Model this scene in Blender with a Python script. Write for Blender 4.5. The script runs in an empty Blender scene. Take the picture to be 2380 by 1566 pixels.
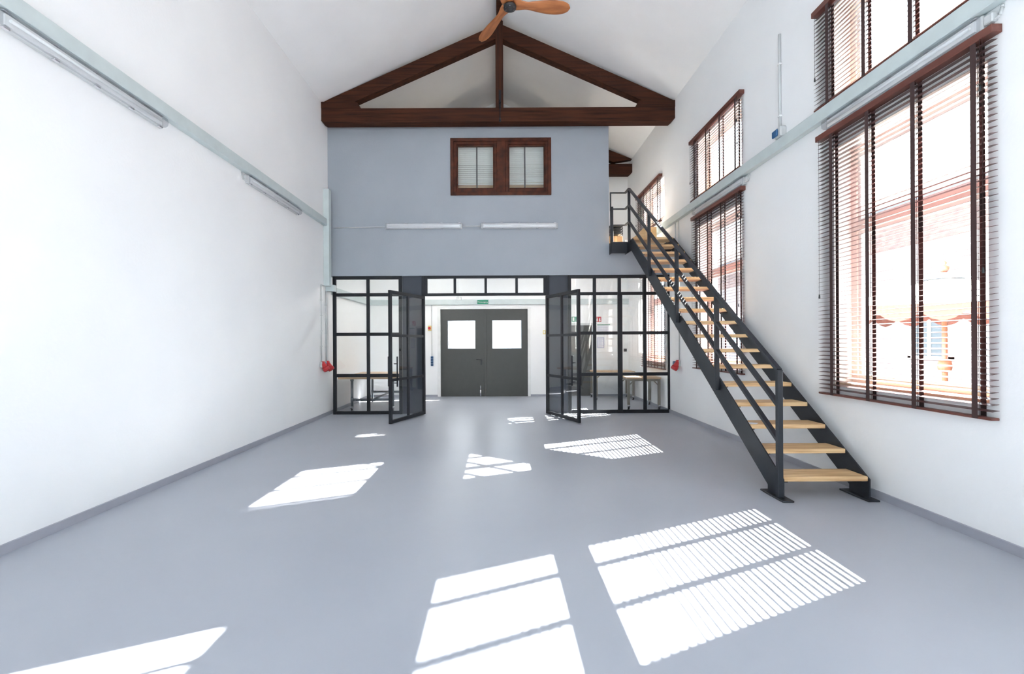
import bpy, math, random
from mathutils import Vector, Matrix
random.seed(7)
SC = bpy.context.scene
COL = SC.collection
R = math.radians

# ------------------------------------------------------------ camera, sky, sun, exposure
F, VX, VY, ROLL, H = 1060.0, 1158.0, 795.0, 0.0052, 1.35
cam_d = bpy.data.cameras.new('camera')
cam_d.sensor_width = 36.0
cam_d.lens = 36.0 * F / 2380.0
cam_d.shift_x = (1190 - VX) / 2380.0
cam_d.shift_y = -(783 - VY) / 2380.0
cam_d.clip_start, cam_d.clip_end = 0.05, 200
cam = bpy.data.objects.new('camera', cam_d)
COL.objects.link(cam)
cam.matrix_world = Matrix.Translation((0, 0, H)) @ Matrix.Rotation(R(90), 4, 'X') @ Matrix.Rotation(-ROLL, 4, 'Z')
SC.camera = cam

world = bpy.data.worlds.new('sky')
SC.world = world
world.use_nodes = True
wn = world.node_tree
wn.nodes['Background'].inputs[0].default_value = (0.78, 0.91, 1.0, 1)
wn.nodes['Background'].inputs[1].default_value = 0.6

sun_d = bpy.data.lights.new('sun', 'SUN')
sun_d.energy = 14.0
sun_d.angle = R(0.53)
sun_d.color = (1.0, 0.96, 0.90)
sun = bpy.data.objects.new('sun', sun_d)
COL.objects.link(sun)
sun.location = (20, 10, 16)
SUNV = Vector((-1.0, -0.447, -0.812)).normalized()
sun.rotation_euler = SUNV.to_track_quat('-Z', 'Y').to_euler()

SC.view_settings.view_transform = 'Standard'
SC.view_settings.look = 'None'
SC.view_settings.gamma = 1.0
SC.view_settings.use_curve_mapping = False
SC.view_settings.exposure = 3.82
cy = SC.cycles
cy.use_denoising = True
cy.denoiser = 'OPENIMAGEDENOISE'
cy.max_bounces = 16
cy.diffuse_bounces = 9
cy.glossy_bounces = 4
cy.transparent_max_bounces = 24
cy.sample_clamp_indirect = 6.0
cy.caustics_reflective = False
cy.caustics_refractive = False

# ------------------------------------------------------------ pixel -> world
def uv(x, y):
    dx, dy = x - VX, y - VY
    return dx - dy * ROLL, dy + dx * ROLL
def at(x, y, D):
    u, v = uv(x, y)
    return (u * D / F, D, H - v * D / F)
def px(x, D, y=795): return at(x, y, D)[0]
def pz(y, D, x=1158): return at(x, y, D)[2]

# ------------------------------------------------------------ mesh builder
BASE = {}
class MB:
    def __init__(s): s.v, s.f, s.sm = [], [], []
    def add(s, vs, fs, smooth=False):
        n = len(s.v)
        s.v += [tuple(p) for p in vs]
        s.f += [tuple(i + n for i in f) for f in fs]
        s.sm += [smooth] * len(fs)
        return s
    def box(s, x0, x1, y0, y1, z0, z1):
        x0, x1 = sorted((x0, x1)); y0, y1 = sorted((y0, y1)); z0, z1 = sorted((z0, z1))
        vs = [(x, y, z) for z in (z0, z1) for y in (y0, y1) for x in (x0, x1)]
        return s.add(vs, [(0, 2, 3, 1), (4, 5, 7, 6), (0, 1, 5, 4), (1, 3, 7, 5), (3, 2, 6, 7), (2, 0, 4, 6)])
    def bbox(s, x0, x1, y0, y1, z0, z1, b=0.004):
        """box with all edges chamfered"""
        x0, x1 = sorted((x0, x1)); y0, y1 = sorted((y0, y1)); z0, z1 = sorted((z0, z1))
        b = min(b, (x1-x0)*.45, (y1-y0)*.45, (z1-z0)*.45)
        lo, hi = (x0, y0, z0), (x1, y1, z1)
        idx, vs, fs = {}, [], []
        for c in range(8):
            sg = [(c >> k) & 1 for k in range(3)]
            for k in range(3):
                p = []
                for a in range(3):
                    e = hi[a] if sg[a] else lo[a]
                    if a != k: e += -b if sg[a] else b
                    p.append(e)
                idx[(c, k)] = len(vs); vs.append(p)
        for k in range(3):
            a, c2 = [(1, 2), (2, 0), (0, 1)][k]
            for sd in (0, 1):
                q = [sd << k, (sd << k) | (1 << a), (sd << k) | (1 << a) | (1 << c2), (sd << k) | (1 << c2)]
                f = [idx[(c, k)] for c in q]
                fs.append(f if sd else f[::-1])
        for k in range(3):
            a, c2 = [(1, 2), (2, 0), (0, 1)][k]
            for sa in (0, 1):
                for sc in (0, 1):
                    c0 = (sa << a) | (sc << c2); c1 = c0 | (1 << k)
                    f = [idx[(c0, a)], idx[(c1, a)], idx[(c1, c2)], idx[(c0, c2)]]
                    fs.append(f if (sa ^ sc) == 0 else f[::-1])
        for c in range(8):
            f = [idx[(c, 0)], idx[(c, 1)], idx[(c, 2)]]
            fs.append(f if bin(c).count('1') % 2 else f[::-1])
        return s.add(vs, fs)
    def prism(s, poly, axis, a0, a1):
        """poly: 2-D points; axis 'x': (y,z) extruded in x; 'y': (x,z); 'z': (x,y)"""
        def P(p, a):
            return {'x': (a, p[0], p[1]), 'y': (p[0], a, p[1]), 'z': (p[0], p[1], a)}[axis]
        n = len(poly)
        vs = [P(p, a0) for p in poly] + [P(p, a1) for p in poly]
        fs = [tuple(range(n))[::-1], tuple(range(n, 2 * n))]
        fs += [(i, (i + 1) % n, n + (i + 1) % n, n + i) for i in range(n)]
        return s.add(vs, fs)
    def bar(s, p, q, w, h, up=(0, 0, 1)):
        """rectangular bar from p to q, w across, h along up"""
        p, q, up = Vector(p), Vector(q), Vector(up)
        d = (q - p).normalized()
        sd = d.cross(up).normalized() * (w / 2)
        uu = sd.cross(d).normalized() * (h / 2)
        vs = []
        for c in (p, q):
            vs += [c - sd - uu, c + sd - uu, c + sd + uu, c - sd + uu]
        return s.add(vs, [(0, 1, 2, 3), (7, 6, 5, 4), (0, 4, 5, 1), (1, 5, 6, 2), (2, 6, 7, 3), (3, 7, 4, 0)])
    def cyl(s, p, q, r, r2=None, n=12, caps=True):
        p, q = Vector(p), Vector(q)
        r2 = r if r2 is None else r2
        d = (q - p).normalized()
        a = d.orthogonal().normalized(); b = d.cross(a)
        vs = []
        for c, rr in ((p, r), (q, r2)):
            for i in range(n):
                t = 2 * math.pi * i / n
                vs.append(c + a * math.cos(t) * rr + b * math.sin(t) * rr)
        s.add(vs, [(i, (i + 1) % n, n + (i + 1) % n, n + i) for i in range(n)], True)
        if caps:
            m = len(s.v) - 2 * n
            s.f += [tuple(range(m, m + n))[::-1], tuple(range(m + n, m + 2 * n))]
            s.sm += [False, False]
        return s
    def tube(s, pts, r, n=8):
        for a, b in zip(pts, pts[1:]): s.cyl(a, b, r, n=n)
        return s
    def lathe(s, c, prof, n=24, axis='z'):
        vs, k = [], len(prof)
        for i in range(n):
            t = 2 * math.pi * i / n
            for rr, h in prof:
                p = (rr * math.cos(t), rr * math.sin(t), h)
                if axis == 'y': p = (p[0], p[2], p[1])
                if axis == 'x': p = (p[2], p[0], p[1])
                vs.append((c[0] + p[0], c[1] + p[1], c[2] + p[2]))
        fs = [(i * k + j, ((i + 1) % n) * k + j, ((i + 1) % n) * k + j + 1, i * k + j + 1) for i in range(n) for j in range(k - 1)]
        return s.add(vs, fs, True)
    def mesh(s, name, org=(0, 0, 0)):
        me = bpy.data.meshes.new(name)
        me.from_pydata([(v[0] - org[0], v[1] - org[1], v[2] - org[2]) for v in s.v], [], s.f)
        me.polygons.foreach_set('use_smooth', s.sm)
        me.update()
        import bmesh
        bm = bmesh.new(); bm.from_mesh(me)
        bmesh.ops.recalc_face_normals(bm, faces=bm.faces)
        bm.to_mesh(me); bm.free()
        return me
    def build(s, name, mat, parent=None, label=None, org=None):
        """one mesh object; a child keeps its thing's base as its origin"""
        if org is None:
            if parent is not None: org = BASE[parent]
            else:
                xs, ys, zs = zip(*s.v)
                org = ((min(xs) + max(xs)) / 2, (min(ys) + max(ys)) / 2, min(zs))
        me = s.mesh(name, org)
        me.materials.append(mat)
        o = bpy.data.objects.new(name, me)
        COL.objects.link(o)
        if parent is None: o.location = org
        else: o.parent = parent
        BASE[o] = org
        if label: o['label'] = label
        return o

def tag(o, label, cat, group=None, kind=None):
    if label: o['label'] = label
    if cat: o['category'] = cat
    if group: o['group'] = group
    if kind: o['kind'] = kind
    return o
def thing(name, loc, label, cat, group=None, rz=0.0, local=False, kind=None):
    o = bpy.data.objects.new(name, None)
    COL.objects.link(o)
    o.empty_display_size = 0.1
    o.location = loc
    o.rotation_euler = (0, 0, rz)
    BASE[o] = (0, 0, 0) if local else tuple(loc)
    return tag(o, label, cat, group, kind)
def struct(o, label=None, cat=None): return tag(o, label, cat, None, 'structure')
def place(me, name, parent, loc, mat=None):
    o = bpy.data.objects.new(name, me)
    COL.objects.link(o); o.parent = parent; o.location = loc
    BASE[o] = BASE[parent]
    return o

# ------------------------------------------------------------ materials
def mat(name, col, rough=0.6, metal=0.0, spec=0.5, col2=None, scale=(8, 8, 8), detail=4, bump=0.0, bscale=80, contrast=(0.35, 0.65), coat=0.0):
    m = bpy.data.materials.new(name)
    m.use_nodes = True
    nt = m.node_tree; nd = nt.nodes; lk = nt.links
    b = nd['Principled BSDF']
    b.inputs['Base Color'].default_value = (*col, 1)
    b.inputs['Roughness'].default_value = rough
    b.inputs['Metallic'].default_value = metal
    b.inputs['Specular IOR Level'].default_value = spec
    b.inputs['Coat Weight'].default_value = coat
    tc = nd.new('ShaderNodeTexCoord')
    if col2 is None: col2 = tuple(c * 0.94 for c in col)
    mp = nd.new('ShaderNodeMapping'); mp.inputs['Scale'].default_value = scale
    nz = nd.new('ShaderNodeTexNoise'); nz.inputs['Scale'].default_value = 1.0; nz.inputs['Detail'].default_value = detail
    rp = nd.new('ShaderNodeValToRGB')
    rp.color_ramp.elements[0].position, rp.color_ramp.elements[1].position = contrast
    rp.color_ramp.elements[0].color = (*col2, 1); rp.color_ramp.elements[1].color = (*col, 1)
    lk.new(tc.outputs['Object'], mp.inputs[0]); lk.new(mp.outputs[0], nz.inputs['Vector'])
    lk.new(nz.outputs['Fac'], rp.inputs[0]); lk.new(rp.outputs[0], b.inputs['Base Color'])
    if bump:
        n2 = nd.new('ShaderNodeTexNoise'); n2.inputs['Scale'].default_value = bscale; n2.inputs['Detail'].default_value = 3
        bp = nd.new('ShaderNodeBump'); bp.inputs['Strength'].default_value = bump; bp.inputs['Distance'].default_value = 0.01
        lk.new(tc.outputs['Object'], n2.inputs['Vector']); lk.new(n2.outputs['Fac'], bp.inputs['Height'])
        lk.new(bp.outputs[0], b.inputs['Normal'])
    return m
def glass(name, tint=(1, 1, 1), refl=1.0):
    m = bpy.data.materials.new(name); m.use_nodes = True
    nt = m.node_tree; nd = nt.nodes; lk = nt.links
    nd.remove(nd['Principled BSDF'])
    tr = nd.new('ShaderNodeBsdfTransparent'); tr.inputs[0].default_value = (*tint, 1)
    gl = nd.new('ShaderNodeBsdfGlossy'); gl.inputs['Roughness'].default_value = 0.01
    # Schlick reflectance from the facing angle: the same from both sides of the thin pane
    fr = nd.new('ShaderNodeLayerWeight'); fr.inputs[0].default_value = 0.5
    pw = nd.new('ShaderNodeMath'); pw.operation = 'POWER'; pw.inputs[1].default_value = 4.5
    ml = nd.new('ShaderNodeMath'); ml.operation = 'MULTIPLY_ADD'; ml.inputs[1].default_value = 0.8 * refl; ml.inputs[2].default_value = 0.035 * refl; ml.use_clamp = True
    mx = nd.new('ShaderNodeMixShader')
    lk.new(fr.outputs['Facing'], pw.inputs[0]); lk.new(pw.outputs[0], ml.inputs[0]); lk.new(ml.outputs[0], mx.inputs[0])
    lk.new(tr.outputs[0], mx.inputs[1]); lk.new(gl.outputs[0], mx.inputs[2])
    lk.new(mx.outputs[0], nd['Material Output'].inputs[0])
    return m
def frosted(name, tint):
    m = bpy.data.materials.new(name); m.use_nodes = True
    nt = m.node_tree; nd = nt.nodes; lk = nt.links
    nd.remove(nd['Principled BSDF'])
    a = nd.new('ShaderNodeBsdfTranslucent'); a.inputs[0].default_value = (*tint, 1)
    b = nd.new('ShaderNodeBsdfTransparent'); b.inputs[0].default_value = (*tint, 1)
    g = nd.new('ShaderNodeBsdfGlossy'); g.inputs['Roughness'].default_value = 0.12
    m1 = nd.new('ShaderNodeMixShader'); m1.inputs[0].default_value = 0.85
    m2 = nd.new('ShaderNodeMixShader'); m2.inputs[0].default_value = 0.07
    lk.new(a.outputs[0], m1.inputs[1]); lk.new(b.outputs[0], m1.inputs[2])
    lk.new(m1.outputs[0], m2.inputs[1]); lk.new(g.outputs[0], m2.inputs[2])
    lk.new(m2.outputs[0], nd['Material Output'].inputs[0])
    return m

M = {}
M['wall'] = mat('white_plaster', (0.875, 0.885, 0.885), 0.75, col2=(0.85, 0.86, 0.865), scale=(1.2, 1.2, 1.2), bump=0.12, bscale=35)
M['ceiling'] = mat('ceiling_white', (0.875, 0.875, 0.87), 0.85, scale=(1, 1, 1), bump=0.05)
M['grey_wall'] = mat('grey_painted_plaster', (0.345, 0.378, 0.415), 0.7, col2=(0.325, 0.358, 0.395), scale=(1.5, 1.5, 1.5), bump=0.12, bscale=40)
M['floor'] = mat('grey_floor_coating', (0.398, 0.42, 0.472), 0.38, spec=0.4, col2=(0.368, 0.39, 0.442), scale=(0.7, 0.7, 0.7), detail=6, bump=0.05, bscale=14)
M['base'] = mat('grey_skirting_coat', (0.36, 0.37, 0.42), 0.5)
M['duct'] = mat('pale_green_grey_plastic', (0.56, 0.63, 0.63), 0.45)
M['steel'] = mat('black_grey_steel', (0.014, 0.016, 0.021), 0.5, spec=0.3, col2=(0.010, 0.012, 0.016), scale=(5, 5, 5))
M['stringer'] = mat('dark_blue_grey_steel', (0.019, 0.023, 0.029), 0.45, spec=0.4, col2=(0.013, 0.016, 0.022), scale=(3, 3, 3))
M['slate'] = mat('slate_grey_paint', (0.048, 0.056, 0.074), 0.6)
M['door'] = mat('dark_grey_door_paint', (0.062, 0.064, 0.060), 0.5)
M['tread'] = mat('pale_ash_wood', (0.78, 0.55, 0.30), 0.5, col2=(0.48, 0.27, 0.115), scale=(2.5, 38, 38), detail=5, contrast=(0.3, 0.6))
M['ply'] = mat('plywood', (0.72, 0.52, 0.30), 0.55, col2=(0.60, 0.41, 0.21), scale=(3, 30, 30))
M['beam'] = mat('dark_stained_timber', (0.066, 0.022, 0.010), 0.75, spec=0.2, col2=(0.022, 0.008, 0.005), scale=(1.6, 26, 26), detail=6, bump=0.3, bscale=25, contrast=(0.3, 0.62))
M['beam_v'] = mat('dark_stained_timber_upright', (0.060, 0.021, 0.010), 0.75, spec=0.2, col2=(0.022, 0.008, 0.005), scale=(26, 26, 1.6), detail=6, bump=0.3, bscale=25, contrast=(0.3, 0.62))
M['wframe'] = mat('red_brown_window_wood', (0.095, 0.027, 0.012), 0.55, spec=0.25, col2=(0.032, 0.010, 0.006), scale=(9, 9, 9), detail=6, contrast=(0.3, 0.65))
M['fan'] = mat('orange_brown_fan_wood', (0.44, 0.165, 0.055), 0.38, col2=(0.26, 0.085, 0.028), scale=(4, 22, 22), detail=5)
M['rail'] = mat('red_brown_blind_wood', (0.165, 0.055, 0.040), 0.42, col2=(0.12, 0.038, 0.028), scale=(30, 2, 30))
M['slat'] = mat('dark_brown_slat_wood', (0.125, 0.052, 0.048), 0.35, spec=0.6, col2=(0.09, 0.037, 0.034), scale=(40, 2, 40))
M['tape'] = mat('dark_brown_ladder_tape', (0.055, 0.030, 0.028), 0.9)
M['cord'] = mat('dark_cord', (0.04, 0.025, 0.022), 0.8)
M['reveal'] = mat('salmon_window_wood', (0.88, 0.76, 0.70), 0.45, col2=(0.84, 0.71, 0.65), scale=(12, 12, 3))
M['wall_sill'] = mat('tan_sill', (0.62, 0.44, 0.30), 0.5)
M['white_pl'] = mat('white_plastic', (0.80, 0.81, 0.80), 0.4)
M['grey_pl'] = mat('light_grey_plastic', (0.55, 0.57, 0.57), 0.45)
M['diff'] = frosted('clear_ribbed_diffuser', (0.92, 0.93, 0.95))
M['chrome'] = mat('chrome', (0.75, 0.75, 0.77), 0.2, metal=1.0)
M['glass'] = glass('clear_window_glass', (0.97, 0.98, 0.98))
M['pglass'] = glass('partition_glass', (0.975, 0.985, 0.985), 1.0)
M['frost'] = frosted('frosted_door_glass', (0.95, 0.95, 0.95))
M['red'] = mat('red_plastic', (0.50, 0.025, 0.03), 0.4)
M['blue'] = mat('blue_plastic', (0.03, 0.12, 0.28), 0.4)
M['yellow'] = mat('pale_yellow_plastic', (0.75, 0.62, 0.25), 0.5)
M['green'] = mat('green_sign', (0.0, 0.22, 0.12), 0.5)
M['signwhite'] = mat('sign_white', (0.85, 0.87, 0.85), 0.5)
M['signred'] = mat('sign_red', (0.55, 0.03, 0.04), 0.5)
M['paper'] = mat('paper_white', (0.80, 0.81, 0.86), 0.7)
M['ink'] = mat('pale_ink', (0.40, 0.42, 0.60), 0.7)
M['tabletop'] = mat('beech_table_top', (0.62, 0.43, 0.26), 0.4, col2=(0.52, 0.34, 0.19), scale=(3, 25, 25))
M['galv'] = mat('galvanised_pipe', (0.16, 0.185, 0.205), 0.42, metal=0.4)
M['bronze'] = mat('grey_brown_steel', (0.22, 0.195, 0.16), 0.4, metal=0.5)
M['rubber'] = mat('black_rubber', (0.03, 0.03, 0.03), 0.7)
M['card'] = mat('cardboard', (0.50, 0.34, 0.20), 0.8)
M['black_pl'] = mat('black_plastic', (0.025, 0.027, 0.03), 0.4)
M['blind_white'] = mat('pale_aluminium_slat', (0.74, 0.77, 0.74), 0.35)
M['dark_tape'] = mat('dark_grey_tape', (0.06, 0.06, 0.065), 0.8)
M['plaster_out'] = mat('pale_pink_render', (0.19, 0.165, 0.17), 0.8, scale=(0.6, 0.6, 0.6), col2=(0.16, 0.14, 0.145))
M['brick'] = mat('weathered_brick', (0.15, 0.10, 0.09), 0.85, col2=(0.09, 0.06, 0.06), scale=(2, 4, 10), detail=8)
M['roof'] = mat('grey_roof_tile', (0.07, 0.075, 0.085), 0.8)
M['paving'] = mat('pale_paving', (0.24, 0.23, 0.22), 0.85, scale=(2, 2, 2))
M['canvas'] = mat('white_canvas', (0.86, 0.85, 0.80), 0.9)
M['canvas_brown'] = mat('red_brown_canvas', (0.12, 0.04, 0.03), 0.9)
M['canvas_blue'] = mat('grey_blue_canvas', (0.07, 0.09, 0.13), 0.9)
M['pole'] = mat('orange_brown_pole', (0.16, 0.05, 0.022), 0.5)
def lit(name, col, st):
    m = mat(name, col, 0.4)
    b = m.node_tree.nodes['Principled BSDF']
    b.inputs['Emission Color'].default_value = (*col, 1); b.inputs['Emission Strength'].default_value = st
    return m
M['lit'] = lit('fill_light_tube', (1.0, 0.98, 0.95), 8.0)
M['lit_warm'] = lit('warm_fill_tube', (1.0, 0.86, 0.70), 2.2)
M['outglass'] = mat('far_window_glass', (0.05, 0.06, 0.07), 0.15)

# ------------------------------------------------------------ room shell
XL, XR, XO = -3.20, 3.24, 3.56
YN, YF, YG = -5.0, 11.35, 8.60
EAVE, RX, RIDGE = 5.75, 0.04, 7.35

struct(MB().box(XL - .3, XO, YN - .3, YF + .3, -0.2, 0.0).build('floor', M['floor']), 'light grey coated concrete floor of the hall', 'floor')
struct(MB().box(XL - .3, XL, YN - .3, YF + .3, 0.0, EAVE + .1).build('wall_left', M['wall']), 'long blank white plaster wall on the left', 'wall')

# right wall with window openings: (y0, y1, [(z0, z1), ...])
OPEN = [(-3.04, -1.66, [(.93, 3.18), (3.64, 4.56)]), (-0.02, 1.36, [(.93, 3.18), (3.64, 4.56)]),
        (3.01, 4.39, [(.93, 3.18), (3.64, 4.56)]), (6.05, 7.38, [(.98, 3.18), (3.64, 4.56)]),
        (8.86, 10.1, [(.95, 2.76), (3.78, 4.56)])]
wm = MB(); yc = YN - .3
for y0, y1, hs in OPEN:
    wm.box(XR, XO, yc, y0, 0, EAVE + .1)
    zc = 0.0
    for z0, z1 in hs:
        wm.box(XR, XO, y0, y1, zc, z0); zc = z1
    wm.box(XR, XO, y0, y1, zc, EAVE + .1)
    yc = y1
wm.box(XR, XO, yc, YF + .3, 0, EAVE + .1)
struct(wm.build('wall_right', M['wall']), 'white plaster wall on the right, pierced by tall windows', 'wall')

# ceiling: two slopes
c = MB()
for s, xe in ((-1, XL - .3), (1, XO)):
    ze = EAVE + (RIDGE - EAVE) * (1 - abs(xe - RX) / (XR - RX)) if False else RIDGE - (RIDGE - EAVE) * abs(xe - RX) / (XR - RX)
    c.prism([(RX, RIDGE), (xe, ze), (xe, ze + .25), (RX, RIDGE + .25)], 'y', YN - .3, YF + .3)
struct(c.build('ceiling', M['ceiling']), 'white sloping ceiling rising to the ridge', 'ceiling')
# far wall with steel door opening
DX0, DX1, DZ = px(1017, YF), px(1232, YF), pz(713, YF)
gx = lambda x: RIDGE - (RIDGE - EAVE) * abs(x - RX) / (XR - RX)
fw = MB()
fw.box(XL, DX0, YF, YF + .3, 0, DZ).box(DX1, XR, YF, YF + .3, 0, DZ)
fw.prism([(XL, DZ), (XR, DZ), (XR, gx(XR)), (RX, RIDGE), (XL, gx(XL))], 'y', YF, YF + .3)
struct(fw.build('wall_back', M['wall']), 'white end wall of the rear room, around the steel double door', 'wall')
# wall behind the camera, with three tall glazed openings
nw = MB()
cols = [XL, -2.5, -1.3, -.6, .65, 1.35, 2.55, XR]
for i in range(0, 8, 2): nw.box(cols[i], cols[i + 1], YN - .3, YN, 0, 4.6)
for i in range(1, 7, 2): nw.box(cols[i], cols[i + 1], YN - .3, YN, 0, .9).box(cols[i], cols[i + 1], YN - .3, YN, 3.4, 4.6)
nw.prism([(XL, 4.6), (XR, 4.6), (XR, gx(XR)), (RX, RIDGE), (XL, gx(XL))], 'y', YN - .3, YN)
struct(nw.build('wall_front', M['wall']), 'white end wall behind the viewer with three tall openings', 'wall')
for i in (1, 3, 5):
    w = thing('window_%d' % (11 + i // 2), ((cols[i] + cols[i + 1]) / 2, YN - .15, .9), 'tall glazed window in the end wall behind the viewer', 'window', kind='structure')
    f = MB(); a, b = cols[i], cols[i + 1]
    f.box(a, a + .06, YN - .18, YN - .12, .9, 3.4).box(b - .06, b, YN - .18, YN - .12, .9, 3.4).box(a + .06, b - .06, YN - .18, YN - .12, .9, .96).box(a + .06, b - .06, YN - .18, YN - .12, 3.34, 3.4)
    f.build('frame', M['steel'], w)
    MB().box(a + .06, b - .06, YN - .153, YN - .147, .96, 3.34).build('pane', M['glass'], w)
# skirtings
struct(MB().box(XL, XL + .018, YN, YF, 0, .065).build('baseboard_left', M['base']), 'low grey skirting along the left wall', 'skirting')
struct(MB().box(XR - .018, XR, YN, YF, 0, .065).build('baseboard_right', M['base']), 'low grey skirting along the right wall', 'skirting')
struct(MB().box(XL + .02, px(1017, YF), YF - .015, YF, 0, .05).box(px(1232, YF), px(1318, YF), YF - .015, YF, 0, .05).box(px(1381, YF), XR - .02, YF - .015, YF, 0, .05).build('baseboard_back', M['base']), 'low grey skirting along the back wall', 'skirting')

# mezzanine: slab, grey front wall, return wall
FZ = 2.609                                                        # underside of the grey wall
ZM = 3.20
GX1 = px(1415, YG, 420)
gw = MB()
WX0, WX1, WZ0, WZ1 = px(1047, YG, 390), px(1281, YG, 390), pz(454, YG), pz(321, YG)
gw.box(XL, GX1, YG, YG + .14, FZ, WZ0).box(XL, WX0, YG, YG + .14, WZ0, WZ1).box(WX1, GX1, YG, YG + .14, WZ0, WZ1).box(XL, GX1, YG, YG + .14, WZ1, 5.42)
gw.box(GX1, XR, YG, YG + .14, FZ, ZM - .01)
struct(gw.build('wall_mezzanine', M['grey_wall']), 'mid grey upper wall above the glass partition', 'wall')
struct(MB().box(GX1 - .12, GX1, YG + .14, YF, ZM, 4.95).build('wall_stairhead', M['wall']), 'white return wall beside the stairhead', 'wall')
struct(MB().box(XL, XR, YG + .14, YF, 2.92, ZM).build('floor_mezzanine', M['wall']), 'floor of the upper level', 'floor')

# ------------------------------------------------------------ windows in the right wall
WN = [0]
def make_window(y0, y1, z0, z1, trz, label):
    WN[0] += 1
    w = thing('window_%d' % WN[0], (3.44, (y0 + y1) / 2, z0), label, 'window', kind='structure')
    X0, X1 = 3.405, 3.475
    fr = MB(); t = .065
    fr.box(X0, X1, y0, y0 + t, z0, z1).box(X0, X1, y1 - t, y1, z0, z1).box(X0, X1, y0 + t, y1 - t, z0, z0 + t).box(X0, X1, y0 + t, y1 - t, z1 - t, z1)
    fr.build('frame', M['reveal'], w)
    zs = [z0 + t]
    if trz:
        MB().box(X0 - .01, X1, y0 + t, y1 - t, trz - .04, trz + .04).build('transom', M['reveal'], w)
        zs += [trz - .04, trz + .04]
    zs.append(z1 - t)
    for k in range(0, len(zs), 2):
        a, b = zs[k], zs[k + 1]; s = .035
        sh = MB()
        sh.box(3.42, 3.46, y0 + t, y0 + t + s, a, b).box(3.42, 3.46, y1 - t - s, y1 - t, a, b).box(3.42, 3.46, y0 + t + s, y1 - t - s, a, a + s).box(3.42, 3.46, y0 + t + s, y1 - t - s, b - s, b)
        sh = sh.build('sash', M['white_pl'], w)
        MB().box(3.438, 3.442, y0 + t + s, y1 - t - s, a + s, b - s).build('pane', M['glass'], sh)
    MB().box(XR + .005, 3.42, y0, y1, z0, z0 + .02).build('sill', M['wall_sill'], w)
nm = ['behind the viewer, farther', 'behind the viewer, nearer', 'nearest to the viewer', 'behind the staircase', 'in the rear part']
for (y0, y1, hs), n in zip(OPEN, nm):
    for k, (z0, z1) in enumerate(hs):
        make_window(y0, y1, z0, z1, 2.42 if (k == 0 and z1 > 3) else (2.2 if k == 0 else None),
                    ('tall lower' if k == 0 else 'small upper') + ' window in the right wall, ' + n)

# ------------------------------------------------------------ venetian blinds
XB = 3.205
def make_blind(y0, y1, zt, zb, label, tilt=6.0, n=None, first_open=0):
    L = y1 - y0
    t = thing('venetian_blind', (XB, (y0 + y1) / 2, zb), label, 'blind', 'dark brown wooden venetian blinds')
    MB().bbox(XB - .035, XB + .034, y0, y1, zt - .055, zt, .003).build('headrail', M['rail'], t)
    pitch = .0400
    me = MB()
    ys0, ys1 = y0 + .02, y1 - .02
    w2, th = .0238, .0011
    prof = [(-w2, 0), (0, .0005), (w2, 0)]
    poly = [(a, b + th) for a, b in prof] + [(a, b - th) for a, b in prof[::-1]]
    ca, sa = math.cos(R(tilt)), math.sin(R(tilt))
    poly = [(a * ca - b * sa, a * sa + b * ca) for a, b in poly]     # outer edge higher
    me.prism(poly, 'y', ys0 - (y0 + y1) / 2, ys1 - (y0 + y1) / 2)
    m = me.mesh('slat'); m.materials.append(M['slat'])
    z = zt - .055 - .035
    k = 0
    zs = []
    while z > zb + .035:
        zs.append(z); z -= pitch
    for z in zs:
        o = place(m, 'slat', t, (0, random.uniform(-.002, .002), z - zb))
        o.rotation_euler = (random.uniform(-.0012, .0012), R(random.uniform(-1.1, 1.1)), 0)
    MB().bbox(XB - .027, XB + .027, ys0, ys1, zb, zb + .018, .003).build('bottom_rail', M['rail'], t)
    for f in (.075, .348, .615, .875):
        yy = y0 + L * f
        MB().box(XB - .0300, XB - .0285, yy - .019, yy + .019, zb + .002, zt - .055).build('ladder_tape', M['tape'], t)
        MB().box(XB + .0285, XB + .0300, yy - .019, yy + .019, zb + .002, zt - .055).build('ladder_tape', M['tape'], t)
        cm = MB().box(XB - .001, XB + .001, yy - .0012, yy + .0012, zb + .01, zt - .055)
        for z in zs[::1]:
            cm.box(XB - .0285, XB + .0285, yy - .010, yy - .008, z - .004, z - .0025)
        cm.build('ladder_cord', M['cord'], t)
    for yy, ln in ((y1 - .05, min(1.52, (zt - zb) * .62)), (y0 + .06, min(1.5, (zt - zb) * .6)), (y0 + .075, .30)):
        cd = MB().cyl((XB - .034, yy, zt - .05), (XB - .034, yy, zt - .05 - ln), .0013, n=6).build('pull_cord', M['cord'], t)
        MB().lathe((XB - .034, yy, zt - .05 - ln), [(.001, 0.0), (.005, -.004), (.0075, -.03), (.0075, -.04), (.001, -.042)], n=10).build('tassel', M['black_pl'], cd)
    return t
make_blind(2.92, 4.55, 3.375, .825, 'largest brown wooden venetian blind, in front of the lower window nearest the viewer', 9)
make_blind(2.92, 4.60, 4.645, 3.635, 'brown wooden venetian blind cut by the top edge of the photo, above the largest blind', 28)
make_blind(5.95, 7.50, 3.375, .905, 'tall brown wooden venetian blind seen through the staircase treads', 9)
make_blind(5.97, 7.56, 4.645, 3.635, 'brown wooden venetian blind above the cable duct behind the staircase', 28)
make_blind(8.95, 10.5, 4.645, 3.72, 'farthest upper brown wooden venetian blind behind the top of the stairs', 24)
make_blind(8.76, 10.2, 2.80, .80, 'brown wooden venetian blind in the rear room seen through the glass partition', 20)

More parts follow.
